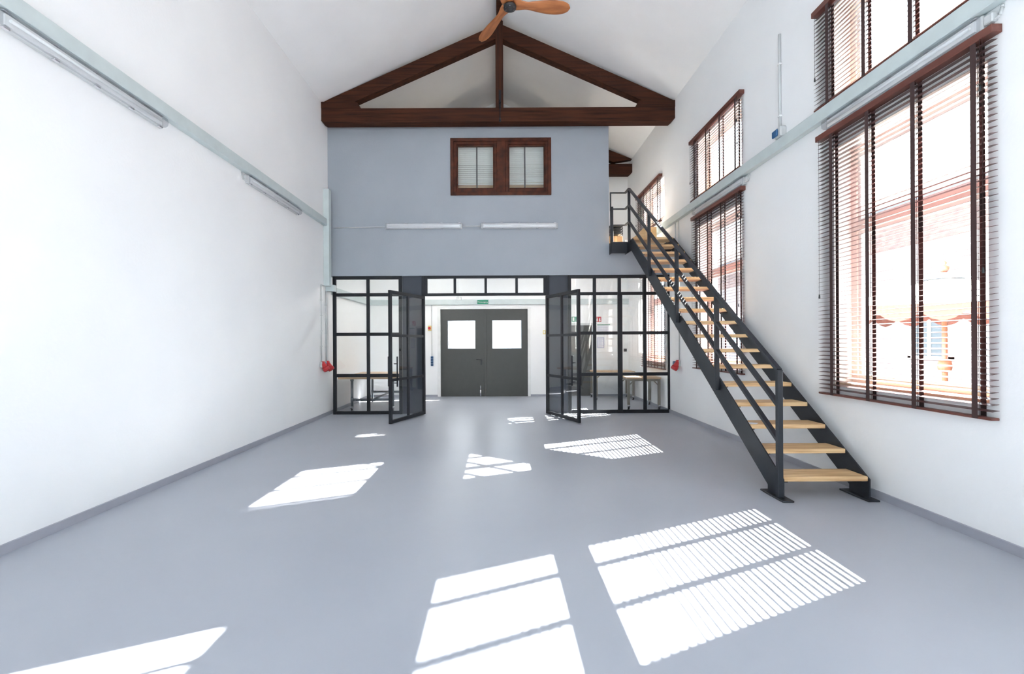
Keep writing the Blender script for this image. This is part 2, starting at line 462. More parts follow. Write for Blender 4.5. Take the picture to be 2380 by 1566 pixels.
# ------------------------------------------------------------ roof truss
def truss(D, y1, label, iron=True, z1=7.14):
    t = thing('roof_truss', (RX, (D + y1) / 2, 5.36), label, 'roof truss', 'dark timber roof trusses')
    zt, zb = 5.617, 5.364
    MB().prism([(XL + .0, zb + .03), (XL + .05, zb), (XR - .06, zb), (XR - .0, zb + .05), (XR, zt), (XL, zt)], 'y', D, y1).build('tie_beam', M['beam'], t)
    for s in (-1, 1):
        xe = XL if s < 0 else XR
        ln = .70
        xi = xe - s * ln
        pts = [(xe, zt + .002), (xe, 5.735), (xi + s * .10, 5.735), (xi + s * .04, 5.72), (xi + s * .012, 5.68), (xi, zt + .002)]
        if s > 0: pts = pts[::-1]
        if iron: MB().prism(pts, 'y', D - .01, y1 + .01).build('bolster', M['beam'], t)
        # rafter
        xr = RX + s * .06
        z0 = 5.74
        dz = .255
        q = [(xe, z0), (xr, z1), (xr, z1 - dz), (xe - s * .45, z0 - dz + .45 * (z1 - z0) / abs(xr - xe) - .0), (xe, z0 - .005)]
        if s < 0: q = q[::-1]
        MB().prism(q, 'y', D + .02, y1 - .02).build('rafter', M['beam'], t)
    MB().bbox(RX - .065, RX + .075, D - .005, y1 - .02, zt, RIDGE - .15, .006).build('king_post', M['beam_v'], t)
    if iron:
        s = MB().box(RX - .006, RX + .036, D - .017, D - .005, 5.60, 5.93).cyl((RX + .013, D - .03, 5.72), (RX + .013, D - .03, 5.34), .008, n=8)
        s.cyl((RX + .013, D - .03, 5.41), (RX + .013, D - .03, 5.35), .017, n=6).cyl((RX + .013, D - .03, 5.74), (RX + .013, D - .03, 5.69), .018, n=6)
        s.build('iron_strap', M['steel'], t)
    return t
truss(8.30, 8.50, 'dark brown timber roof truss above the grey wall')
truss(10.95, 11.12, 'distant dark timber roof truss glimpsed above the stairhead', False, 7.0)
rb = MB().bbox(RX - .045, RX + .055, YN, YF, RIDGE - .16, RIDGE - .03, .005).build('ridge_beam', M['beam'])
tag(rb, 'dark brown beam running along the ridge of the ceiling', 'beam')

# ------------------------------------------------------------ ceiling fan
FX, FY, FZ0 = at(1185, 21, 5.6)
fan = thing('ceiling_fan', (FX, FY, FZ0), 'three bladed wooden ceiling fan with a black hub under the ridge', 'ceiling fan')
def blade_mesh():
    n, mseg, Rr = 34, 8, .745
    vs, fs = [], []
    for i in range(n + 1):
        r = .045 + (Rr - .045) * i / n
        u = i / n
        if u < .25: hw = .052 + .034 * (math.cos(u / .25 * math.pi) + 1) / 2
        else: hw = .052 + .040 * math.sin(min(1, (u - .25) / .50) * math.pi / 2) ** 1.2
        if u > .70: hw *= math.sqrt(max(0.0, 1 - ((u - .70) / .30) ** 2.6)) * .98 + .02
        tw = R(-5 - 17 * math.sin(min(1, u * 1.6) * math.pi / 2) + 8 * u)
        th = .012 * (1 - .6 * u) + .003
        off = .012 * math.sin(u * math.pi) + .03 * (1 - u) ** 3
        ring = []
        for j in range(2 * mseg):
            a = 2 * math.pi * j / (2 * mseg)
            cx, cz = math.cos(a) * hw, math.sin(a) * th
            ring.append((r, cx * math.cos(tw) - cz * math.sin(tw) + .02 * math.sin(u * 2.4), cx * math.sin(tw) + cz * math.cos(tw) + off))
        vs += ring
    k = 2 * mseg
    for i in range(n):
        for j in range(k):
            fs.append((i * k + j, i * k + (j + 1) % k, (i + 1) * k + (j + 1) % k, (i + 1) * k + j))
    fs += [tuple(range(k)), tuple(range(n * k, n * k + k))]
    return MB().add(vs, fs, True).mesh('blade')
bmsh = blade_mesh(); bmsh.materials.append(M['fan'])
for a in (1, 119, 240):
    b = place(bmsh, 'blade', fan, (0, 0, .028)); b.rotation_euler = (0, 0, R(a))
MB().lathe((FX, FY, FZ0), [(.0, .004), (.036, .004), (.038, -.002), (.040, .004), (.070, .004), (.078, .009), (.078, .03)], 32).build('hub_plate', M['black_pl'], fan)
sc = MB()
for i in range(6):
    a = i * math.pi / 3 + .5
    sc.cyl((FX + .058 * math.cos(a), FY + .058 * math.sin(a), FZ0 + .005), (FX + .058 * math.cos(a), FY + .058 * math.sin(a), FZ0 + .001), .004, n=8)
sc.build('screw_ring', M['chrome'], fan)
MB().lathe((FX, FY, FZ0), [(.066, .02), (.070, .05), (.066, .07), (.058, .10), (.048, .19), (.03, .21), (.0, .21)], 28).build('motor_housing', M['wframe'], fan)
MB().cyl((FX, FY, FZ0 + .2), (FX, FY, RIDGE - .16), .014, n=12).build('down_rod', M['steel'], fan)
MB().lathe((FX, FY, RIDGE - .16), [(.0, -.07), (.05, -.065), (.065, 0)], 20).build('canopy', M['steel'], fan)

# ------------------------------------------------------------ cable ducts
def duct(boxes, label, group='pale grey cable ducts'):
    m = MB()
    for b in boxes: m.bbox(*b, .004)
    o = m.build('cable_duct', M['duct'])
    return tag(o, label, 'cable duct', group)
duct([(XL + .002, XL + .075, YN + .01, 8.355, 3.50, 3.625)], 'long pale grey cable duct running the length of the left wall')
duct([(XR - .075, XR - .002, YN + .01, 9.6, 3.50, 3.625)], 'long pale grey cable duct running under the upper windows of the right wall')
duct([(XL + .002, XL + .11, 8.36, 8.47, 2.40, 4.18)], 'upright pale grey cable duct in the left corner of the grey wall')
duct([(XL + .002, XL + .16, 8.46, 8.58, 2.31, 2.43)], 'short pale grey duct stub entering the top left pane of the partition')
duct([(XL + .002, XL + .07, 8.75, YF - .072, 2.27, 2.42), (XL + .002, XR - .004, YF - .07, YF - .002, pz(708, YF), pz(696, YF))], 'pale grey cable duct around the rear room above the steel door')

# ------------------------------------------------------------ luminaires
def luminaire(loc, rz, L, label, cable=True):
    t = thing('tube_light', loc, label, 'tube light', 'long wall mounted tube lights', rz, True)
    MB().bbox(-L / 2, L / 2, .0, .042, -.052, .052, .008).build('housing', M['grey_pl'], t)
    n = 8
    prof = [(.040, -.047), (.075, -.045), (.094, -.032), (.100, 0), (.094, .032), (.075, .045), (.040, .047)]
    d = MB()
    d.prism(prof, 'x', -L / 2 + .015, L / 2 - .015)
    d.build('diffuser', M['diff'], t)
    MB().box(-L / 2 + .04, L / 2 - .04, .042, .056, -.036, .036).build('reflector_tray', M['white_pl'], t)
    MB().cyl((-L / 2 + .06, .068, 0), (L / 2 - .06, .068, 0), .011, n=10).build('lamp_tube', M['signwhite'], t)
    for i in range(5):
        xx = -L / 2 + .05 + (L - .1) * i / 4
        for s in (-1, 1):
            MB().bbox(xx - .022, xx + .022, .028, .056, s * .047, s * .059, .003).build('clip', M['chrome'], t)
    if cable:
        s = -1 if rz > 0 else 1
        MB().bbox(s * (L / 2 + .005), s * (L / 2 + .06), .0, .045, -.03, .03, .006).build('junction_box', M['grey_pl'], t)
        MB().tube([(s * (L / 2 + .05), .02, -.02), (s * (L / 2 + .085), .02, -.01), (s * (L / 2 + .09), .015, .035), (s * (L / 2 + .09), .01, .055)], .008).build('cable', M['grey_pl'], t)
    return t
ZL = 3.436
luminaire((XL, 3.60, ZL), R(-90), 1.44, 'tube light near the top left corner of the photo, under the left duct')
luminaire((XL, 6.52, ZL), R(-90), 1.48, 'shorter looking tube light farther along the left wall')
luminaire((XR, 3.72, ZL), R(90), 1.44, 'tube light above the largest blind on the right wall')
luminaire((XR, 6.66, ZL), R(90), 1.48, 'tube light above the blind behind the staircase')
gzl = pz(524, 8.55)
luminaire((px(985, 8.56, 524), YG, gzl), R(180), 1.44, 'left one of the two tube lights on the grey wall', False)
luminaire((px(1207.5, 8.56, 524), YG, gzl), R(180), 1.44, 'right one of the two tube lights on the grey wall', False)
tag(MB().tube([(XL + .11, YG - .012, gzl - .02), (px(896, YG), YG - .012, gzl - .005)], .009).build('conduit', M['grey_pl']), 'thin grey conduit left of the tube lights on the grey wall', 'conduit', 'thin grey conduits')
tag(MB().tube([(px(1075, YG), YG - .012, gzl), (px(1117, YG), YG - .012, gzl)], .009).build('conduit', M['grey_pl']), 'short grey conduit linking the two tube lights on the grey wall', 'conduit', 'thin grey conduits')

# ------------------------------------------------------------ wooden window of the mezzanine
w = thing('window_20', ((WX0 + WX1) / 2, YG, WZ0), 'red brown wooden two part window in the grey wall', 'window', kind='structure')
PX = lambda x: px(x, YG, 390)
PZ = lambda y: pz(y, YG)
fr = MB(); y0, y1 = YG - .025, YG + .15
def ring(m, a, b, c, d, t, y0, y1, tb=None):
    tb = tb or t
    m.bbox(a, a + t, y0, y1, c, d, .004).bbox(b - t, b, y0, y1, c, d, .004).bbox(a + t, b - t, y0, y1, c, c + tb, .004).bbox(a + t, b - t, y0, y1, d - t, d, .004)
ring(fr, WX0, WX1, WZ0, WZ1, .062, y0, y1)
fr.build('outer_frame', M['wframe'], w)
XM0, XM1 = PX(1155), PX(1175)
MB().bbox(XM0, XM1, y0 + .005, y1, WZ0 + .06, WZ1 - .06, .006).build('mullion', M['wframe'], w)
for a, b in ((WX0 + .062, XM0), (XM1, WX1 - .062)):
    c_, d_ = WZ0 + .062, WZ1 - .062
    s = MB(); ring(s, a, b, c_, d_, .052, y0 + .02, y1 - .05, .065)
    so = s.build('casement', M['wframe'], w)
    s2 = MB(); ring(s2, a + .052, b - .052, c_ + .065, d_ - .052, .022, y0 + .04, y1 - .06)
    s2.build('inner_bead', M['wframe'], so)
    MB().box(a + .07, b - .07, YG + .045, YG + .05, c_ + .08, d_ - .07).build('pane', M['pglass'], so)
    MB().bbox(a, b, YG + .30, YG + .33, WZ0 - .06, c_ + .28, .003).build('reflection_board', M['card'], w)  # added brown board, stands in for the brown reflection low in the glass
    # blind inside
    bl = thing('window_blind', ((a + b) / 2, YG + .22, c_), 'pale slatted blind behind the %s pane of the wooden window' % ('left' if a < XM0 else 'right'), 'blind', 'pale blinds behind the wooden window')
    zt_, zb_ = d_ + .06, c_ + .02
    me = MB().prism([(-.018, .0008), (0, .0018), (.018, .0008), (.018, -.0004), (0, .0006), (-.018, -.0004)], 'x', a - (a + b) / 2 - .02, b - (a + b) / 2 + .02)
    me.v = [(p[0], p[1], p[2]) for p in me.v]
    mm = me.mesh('slat'); mm.materials.append(M['blind_white'])
    z, i = zb_ + .02, 0
    while z < zt_:
        # the lowest slats stand open, the rest are nearly closed
        o = place(mm, 'slat', bl, (0, 0, z - c_)); o.rotation_euler = (R(-42 if i > 4 else 14), 0, 0)
        z += .038; i += 1
    MB().bbox(a - .02, b + .02, YG + .205, YG + .235, zb_ - .03, zb_ - .01, .003).build('bottom_rail', M['white_pl'], bl)
    xm = (a + b) / 2 + (.02 if a < XM0 else -.025)
    MB().box(xm - .012, xm + .012, YG + .190, YG + .196, zb_ + .02, zt_).build('centre_bar', M['dark_tape'], bl)
    for xx in (a + (b - a) * .32, a + (b - a) * .67):
        MB().box(xx - .007, xx + .007, YG + .193, YG + .2, zb_ - .03, zb_ + .1).build('clip', M['dark_tape'], bl)

# ------------------------------------------------------------ steel and glass partition
YP0, YP1 = YG + .01, YG + .06
def bars_and_panes(t, x0, x1, zb, zt, vx, hz, bw=.055, th=(YP0, YP1), glassm='pglass', border=None):
    """outer frame, mullions at vx, bars at hz [(z, half-height)], panes between"""
    bo = border or bw
    fr = MB(); a, b = th
    fr.bbox(x0, x0 + bo, a, b, zb, zt, .003).bbox(x1 - bo, x1, a, b, zb, zt, .003).bbox(x0 + bo, x1 - bo, a, b, zb, zb + bo, .003).bbox(x0 + bo, x1 - bo, a, b, zt - bo, zt, .003)
    fr.build('frame', M['steel'], t)
    for x in vx: MB().bbox(x - bw / 2, x + bw / 2, a + .004, b - .004, zb + bo, zt - bo, .003).build('mullion', M['steel'], t)
    xs = [x0 + bo] + [q for x in vx for q in (x - bw / 2, x + bw / 2)] + [x1 - bo]
    zs = [zb + bo] + [q for z in hz for q in (z - bw / 2, z + bw / 2)] + [zt - bo]
    for i in range(0, len(xs), 2):
        for z in hz:
            MB().bbox(xs[i], xs[i + 1], a + .006, b - .006, z - bw / 2, z + bw / 2, .003).build('glazing_bar', M['steel'], t)
        for k in range(0, len(zs), 2):
            ym = (a + b) / 2
            MB().box(xs[i], xs[i + 1], ym - .003, ym + .003, zs[k], zs[k + 1]).build('pane', M[glassm], t)
ZT = FZ
Z2, Z3, Z4 = pz(683, YG), pz(775, YG), pz(871, YG)
lx0, lx1 = px(773, YG, 800), px(934, YG, 800)
t = thing('glass_partition', ((lx0 + lx1) / 2, YG + .035, 0), 'black framed fixed glass partition left of the open doors', 'glass partition', 'black steel and glass partition sections')
bars_and_panes(t, lx0, lx1, .0, ZT, [px(855, YG, 800)], [Z4, Z3, Z2], .06)
cx0, cx1 = px(980, YG, 700), px(1277, YG, 700)
t = thing('glass_transom', ((cx0 + cx1) / 2, YG + .035, 0), 'black framed strip of four panes over the open doorway', 'glass partition', 'black steel and glass partition sections')
bars_and_panes(t, cx0 + .055, cx1 - .058, Z2 - .03, ZT, [px(x, YG, 700) for x in (1057, 1129, 1201)], [], .048, border=.05)
MB().bbox(cx0, cx0 + .055, YP0, YP1, 0, ZT, .003).build('door_jamb', M['steel'], t)
MB().bbox(cx1 - .055, cx1, YP0, YP1, 0, ZT, .003).build('door_jamb', M['steel'], t)
rx0, rx1 = px(1321, YG, 800), px(1561, YG, 800)
t = thing('glass_partition', ((rx0 + rx1) / 2, YG + .035, 0), 'black framed glass partition right of the open doors with the table behind it', 'glass partition', 'black steel and glass partition sections')
bars_and_panes(t, rx0, rx1, .0, ZT, [px(x, YG, 800) for x in (1383, 1441, 1500)], [Z4, Z3, Z2], .06)
MB().bbox(px(1436, YG, 800), px(1447, YG, 800), YP0 - .012, YP0 + .02, .005, Z2, .003).build('door_stile', M['steel'], t)
# cladding of the two piers
tag(MB().box(px(934, YG), px(980, YG), YG + .062, YG + .34, 0, 2.605).build('pier', M['slate']), 'slate grey pier left of the open doorway', 'pier', 'slate grey piers beside the doorway')
tag(MB().box(px(1277, YG), px(1321, YG), YG + .062, YG + .34, 0, 2.605).build('pier', M['slate']), 'slate grey pier right of the open doorway', 'pier', 'slate grey piers beside the doorway')

def glazed_door(num, hinge, ang, label, side):
    """leaf in local coords: x from hinge outwards, y thickness"""
    L, Z0, ZTp = 1.14, .012, Z2 - .04
    t = thing('door_%d' % num, (hinge[0], hinge[1], 0), label, 'door', None, ang, True, 'structure')
    h = ZTp - Z0
    bars_and_panes(t, 0, L, Z0, ZTp, [L * .5], [Z0 + h * .325, Z0 + h * .66], .045, (-.022, .022), 'pglass', .055)
    hd = MB()
    for s in (-1, 1):
        y = s * .085
        hp = MB().cyl((L - .10, y, .62), (L - .10, y, 1.12), .013, n=10)
        hp.cyl((L - .10, s * .02, .68), (L - .10, y, .68), .008, n=8).cyl((L - .10, s * .02, 1.0), (L - .10, y, 1.0), .008, n=8)
        hp.build('pull_handle', M['steel'], t)
    for z in (.18, 1.1, 1.98): MB().cyl((-.012, 0, z), (-.012, 0, z + .10), .012, n=8).build('hinge', M['steel'], t)
HL = (px(987, YG), YG - .03); HR = (px(1270, YG), YG - .03)
glazed_door(1, HL, math.atan2(-1.06, -.403), 'open black framed glass door leaf on the left of the doorway', -1)
glazed_door(2, HR, math.atan2(-1.055, .43), 'open black framed glass door leaf on the right of the doorway', 1)

# ------------------------------------------------------------ steel double door in the back wall
t = thing('door_3', (px(1125, YF), YF + .03, 0), 'dark grey steel double door with two square bright panes', 'door', kind='structure')
X = lambda x: px(x, YF)
Z = lambda y: pz(y, YF)
fr = MB().bbox(X(1017), X(1024), YF - .02, YF + .12, 0, Z(713), .004).bbox(X(1226.5), X(1233), YF - .02, YF + .12, 0, Z(713), .004).bbox(X(1024), X(1226.5), YF - .02, YF + .12, Z(718), Z(713), .004)
fr.build('frame', M['white_pl'], t)
MB().box(X(1024), X(1226.5), YF + .08, YF + .30, .001, .05).build('threshold', M['door'], t)
for (a, b, g0, g1) in ((1024, 1127.5, 1042, 1103), (1128.5, 1226.5, 1146, 1210)):
    xa, xb, ga, gb, za, zb_ = X(a), X(b), X(g0), X(g1), Z(808), Z(746)
    yl0, yl1 = YF + .02, YF + .07
    lf = MB().box(xa, ga, yl0, yl1, .002, Z(718)).box(gb, xb, yl0, yl1, .002, Z(718)).box(ga, gb, yl0, yl1, .002, za).box(ga, gb, yl0, yl1, zb_, Z(718)).build('leaf', M['door'], t)
    rb_ = MB(); ring(rb_, ga - .02, gb + .02, za - .02, zb_ + .02, .022, yl0 - .012, yl0 + .01)
    rb_.build('vision_frame', M['chrome'], lf)
    MB().box(ga, gb, YF + .04, YF + .05, za, zb_).build('pane', M['frost'], lf)
MB().bbox(X(1125), X(1131), YF + .008, YF + .022, .01, Z(718), .003).build('meeting_strip', M['door'], t)
hx = X(1118.5)
MB().bbox(hx - .02, hx + .02, YF + .005, YF + .02, Z(848), Z(833), .006).cyl((hx, YF + .01, Z(835.5)), (hx, YF - .05, Z(835.5)), .010).cyl((hx + .005, YF - .045, Z(835.5)), (hx - .125, YF - .045, Z(834.5)), .010).build('lever_handle', M['black_pl'], t)
hx = X(1116.5)
MB().cyl((hx, YF - .005, Z(920)), (hx, YF - .005, Z(905)), .020).cyl((hx, YF - .005, Z(905)), (hx, YF - .005, Z(898)), .010).cyl((hx, YF - .005, Z(898)), (hx, YF - .005, Z(896)), .016).build('door_holder', M['chrome'], t)

# grey side door
t = thing('door_4', (X(1348), YF, 0), 'plain dark grey door in the back wall seen through the right glass door', 'door', kind='structure')
MB().bbox(X(1312), X(1318), YF - .03, YF, 0, Z(752), .003).bbox(X(1375), X(1380.5), YF - .03, YF, 0, Z(752), .003).bbox(X(1318), X(1375), YF - .03, YF, Z(757), Z(752), .003).build('frame', M['grey_pl'], t)
MB().bbox(X(1318), X(1375), YF - .022, YF - .001, .01, Z(757), .003).build('leaf', M['door'], t)
MB().cyl((X(1323), YF - .02, 1.0), (X(1323), YF - .06, 1.0), .01).cyl((X(1323), YF - .055, 1.0), (X(1323) + .11, YF - .055, 1.0), .009).build('lever_handle', M['chrome'], t)

# ------------------------------------------------------------ signs and wall fittings of the rear room
def text_mesh(s, size):
    cu = bpy.data.curves.new('lettering', 'FONT')
    cu.body = s; cu.size = size; cu.align_x = 'CENTER'; cu.align_y = 'CENTER'; cu.extrude = .0006; cu.resolution_u = 3
    o = bpy.data.objects.new('tmp', cu); COL.objects.link(o)
    bpy.context.view_layer.update()
    dg = bpy.context.evaluated_depsgraph_get()
    me = bpy.data.meshes.new_from_object(o.evaluated_get(dg))
    bpy.data.objects.remove(o)
    me.name = 'lettering'
    return me
def letter(s, size, mt, parent, off):
    me = text_mesh(s, size); me.materials.clear(); me.materials.append(mt)
    o = bpy.data.objects.new('lettering', me); COL.objects.link(o); o.parent = parent
    o.location = off; o.rotation_euler = (R(90), 0, 0)
    return o
yd = YF - .075
sx, sz = px(1122.5, yd), pz(701.5, yd)
t = thing('exit_sign', (sx, yd - .004, sz), 'small green Notausgang sign over the steel double door', 'sign')
MB().box(sx - .136, sx + .136, yd - .006, yd - .002, sz - .050, sz + .050).build('panel', M['green'], t)
letter('Notausgang', .052, M['signwhite'], t, (0, -.004, 0))

t = thing('exit_sign', (X(1338), YF - .006, Z(742.5)), 'green square exit sign with white arrow above the grey side door', 'sign')
x0, x1, z0, z1 = X(1329), X(1347), Z(748.5), Z(736.5)
MB().box(x0, x1, YF - .006, YF - .001, z0, z1).build('panel', M['green'], t)
q = MB()
cxn, czn = X(1342.5), (z0 + z1) / 2
q.prism([(cxn - .035, czn - .035), (cxn + .012, czn - .048), (cxn + .032, czn + .01), (cxn + .014, czn + .004), (cxn - .005, czn + .045), (cxn - .022, czn + .038), (cxn - .004, czn - .012)], 'y', YF - .008, YF - .0061)
q.box(X(1331), X(1335), YF - .008, YF - .0061, z0 + .02, z1 - .02)
q.build('arrow', M['signwhite'], t)

t = thing('fire_sign', (X(1391), YF - .006, Z(743)), 'red square sign with white extinguisher and flame pictograms', 'sign')
x0, x1, z0, z1 = X(1384.5), X(1397.5), Z(749), Z(737)
MB().box(x0, x1, YF - .006, YF - .001, z0, z1).build('panel', M['signred'], t)
q = MB(); zc = (z0 + z1) / 2
q.box(x0 + .02, x0 + .055, YF - .008, YF - .0061, z0 + .012, zc + .012).box(x0 + .028, x0 + .047, YF - .008, YF - .0061, zc + .015, zc + .032).box(x0 + .015, x0 + .05, YF - .008, YF - .0061, zc + .034, zc + .042)
q.prism([(x1 - .055, z0 + .012), (x1 - .02, z0 + .012), (x1 - .014, z0 + .04), (x1 - .024, z0 + .058), (x1 - .020, z1 - .02), (x1 - .036, z1 - .045), (x1 - .044, z1 - .025), (x1 - .060, z0 + .04)], 'y', YF - .008, YF - .0061)
q.build('pictogram', M['signwhite'], t)

def paper(a, b, y0, y1, label, head=None, rows=5, frame=False):
    t = thing('notice', (X((a + b) / 2), YF - .004, Z(y1)), label, 'notice')
    if frame: 
        m = MB(); ring(m, X(a), X(b), Z(y1), Z(y0), .012, YF - .012, YF - .001); m.build('frame', M['ink'], t)
    MB().box(X(a), X(b), YF - .005, YF - .001, Z(y1), Z(y0)).build('sheet', M['paper'], t)
    if head:
        MB().box(X(a), X(b), YF - .006, YF - .0051, Z(y0 + 2), Z(y0)).build('header_band', M[head], t)
    q = MB()
    for i in range(rows):
        yy = y0 + (y1 - y0) * (i + 1.2) / (rows + 1.2)
        q.box(X(a + 2), X(b - 2 - (i * 3) % 5), YF - .0058, YF - .0051, Z(yy + .5), Z(yy))
    q.build('print', M['ink'], t)
paper(1388, 1404, 785, 810, 'framed white notice on the back wall under the red sign', None, 7, True)
paper(1388, 1418, 755, 773, 'white wall chart with green upper edge just below the red sign', 'green', 4)
t = thing('rotary_switch', (X(1453), YF - .02, Z(815)), 'small black round switch on the right part of the back wall', 'switch')
MB().bbox(X(1449.5), X(1456.5), YF - .02, YF - .001, Z(818.5), Z(811.5), .006).build('plate', M['black_pl'], t)
MB().cyl((X(1453), YF - .02, Z(815)), (X(1453), YF - .05, Z(815)), .018).build('knob', M['black_pl'], t)

t = thing('emergency_switch', (X(999.5), YF - .02, Z(762)), 'red emergency stop button on a pale yellow box left of the steel door', 'switch')
MB().bbox(X(995.5), X(1003.5), YF - .05, YF - .001, Z(768), Z(756), .006).build('box', M['yellow'], t)
MB().cyl((X(999), YF - .05, Z(762)), (X(999), YF - .085, Z(762)), .034).build('button', M['red'], t)
t = thing('socket_strip', (X(1004), YF - .02, Z(850)), 'narrow blue strip of sockets low on the wall left of the steel door', 'socket')
for i in range(4):
    a, b = 827 + i * 5.8, 827 + i * 5.8 + 5
    s = MB().bbox(X(1001.5), X(1007), YF - .045, YF - .001, Z(b), Z(a), .005).build('socket', M['blue'], t)
    MB().cyl((X(1004.2), YF - .046, Z((a + b) / 2)), (X(1004.2), YF - .052, Z((a + b) / 2)), .014).build('cover', M['black_pl'], s)
tag(MB().cyl((X(1003.8), YF - .015, Z(708)), (X(1003.8), YF - .015, Z(827)), .009, n=8).build('conduit', M['grey_pl']), 'upright grey conduit between the rear duct and the blue sockets', 'conduit', 'thin grey conduits')
t = thing('light_switch', (X(1266), YF - .02, Z(774)), 'cream light switch right of the steel door', 'switch')
MB().bbox(X(1262), X(1268), YF - .02, YF - .001, Z(777), Z(768), .004).build('plate', M['yellow'], t)
MB().bbox(X(1263.5), X(1266.5), YF - .026, YF - .02, Z(775), Z(770), .002).build('rocker', M['signwhite'], t)
# added fill lights that brighten the rear room, out of the camera's sight
for i, xx in enumerate((-1.6, 1.4)):
    t = thing('fill_light', (xx, 9.45, 2.90), ('left' if i == 0 else 'right') + ' added unseen fill light on the low ceiling behind the glass partition', 'fill light', 'added fill lights in the rear room')
    MB().bbox(xx - .62, xx + .62, 9.40, 9.50, 2.875, 2.918, .006).build('housing', M['white_pl'], t)
    MB().cyl((xx - .58, 9.45, 2.855), (xx + .58, 9.45, 2.855), .018, n=12).build('lamp_tube', M['lit'], t)
t = thing('fill_light', (-.4, YF - .04, 4.55), 'added unseen warm fill light on the end wall of the upper office', 'wall light')  # added unseen lamp, warms and lifts the office and the roof above it
MB().bbox(-1.1, .3, YF - .05, YF - .002, 4.50, 4.60, .006).build('housing', M['white_pl'], t)
MB().cyl((-1.05, YF - .075, 4.55), (.25, YF - .075, 4.55), .02, n=12).build('lamp_tube', M['lit_warm'], t)
# ceiling bracket of the rear room
tag(MB().bar((px(1065, 10.6), 10.6, 2.918), (px(1065, 10.6), 10.6, pz(692, 10.6)), .016, .016, (0, 1, 0)).bbox(px(1062, 10.6), px(1073, 10.6), 10.55, 10.62, pz(697, 10.6), pz(690, 10.6), .005).build('ceiling_drop', M['grey_pl']), 'thin grey drop pipe with a small box hanging in the rear room', 'conduit', 'thin grey conduits')
tag(MB().bbox(px(1112, 9.2), px(1122, 9.2), 8.9, 10.3, 2.80, 2.919, .006).build('ceiling_joist', M['duct']), 'grey joist under the ceiling of the rear room', 'joist')

# ------------------------------------------------------------ sockets by the partition
def cee(loc, rz, label, red=True, blue=True, dy=.0):
    t = thing('wall_socket', loc, label, 'socket', 'red industrial sockets beside the partition', rz, True)
    MB().bbox(-.05, .05, 0, .05, -.04, .07, .01).build('mount', M['grey_pl'], t)
    MB().cyl((0, .03, .03), (0, .095, -.06), .050, .050, 16).cyl((0, .085, -.046), (0, .112, -.084), .060, .060, 16).build('socket_barrel', M['red'], t)
    MB().cyl((0, .113, -.085), (0, .120, -.095), .058, .052, 16).build('flap', M['red'], t)
    MB().bbox(-.045, .045, .015, .065, .02, .075, .012).build('hood', M['red'], t)
    if blue:
        MB().bbox(.12, .20, 0, .06, -.035, .045, .008).build('blue_socket', M['blue'], t)
Zs = pz(848, 8.4, 757)
cee((XL, 8.22, Zs), R(-90), 'red industrial socket on the left wall, left one of the pair', blue=False)
cee((XL, 8.44, Zs), R(-90), 'red industrial socket in the left corner beside the partition frame', blue=False)
tag(MB().bbox(XL, XL + .05, 8.30, 8.37, Zs - .035, Zs + .05, .008).build('plug_socket', M['blue']), 'small blue socket between the two red ones in the left corner', 'socket')
cee((XR, 8.13, pz(846, 8.13, 1577)), R(90), 'red industrial socket on the right wall under the stairs', blue=True)
def conduit_v(x, y, z0, z1, label, hook=False):
    m = MB().cyl((x, y, z0), (x, y, z1), .010, n=8)
    for k in range(1, 5):
        zz = z0 + (z1 - z0) * k / 5
        m.box(x - .014, x + .014, y - .014, y + .014, zz - .008, zz + .008)
    if hook: m.cyl((x, y, z1), (x, y + .15, z1), .010, n=8)
    tag(m.build('conduit', M['grey_pl']), label, 'conduit', 'thin grey conduits')
conduit_v(XL + .014, 8.22, Zs + .07, 2.40, 'upright grey conduit down to the left red socket in the left corner', True)
conduit_v(XL + .014, 8.44, Zs + .07, 2.31, 'upright grey conduit down to the red socket beside the partition frame')
conduit_v(XR - .014, 8.13, pz(838, 8.13), 3.49, 'upright grey conduit behind the stairs down to the right red socket')
conduit_v(XR - .014, 8.28, 1.6, 3.49, 'second upright grey conduit behind the top of the stairs')
# pipe and box on the upper right wall
t = thing('wall_pipe', (XR - .02, 5.2, 3.63), 'pale vertical pipe with a grey box high on the right wall between the blinds', 'conduit')
zt = pz(80, 5.2, 1818)
MB().cyl((XR - .016, 5.2, 3.75), (XR - .016, 5.2, zt), .014, n=10).build('pipe', M['grey_pl'], t)
MB().bbox(XR - .07, XR, 5.10, 5.22, 3.64, 3.76, .01).build('box', M['grey_pl'], t)
MB().bbox(XR - .09, XR - .07, 5.14, 5.24, 3.66, 3.74, .01).build('cap', M['blue'], t)
for zz in (3.9, zt - .35): MB().bbox(XR - .035, XR, 5.18, 5.22, zz, zz + .02, .003).build('clip', M['white_pl'], t)

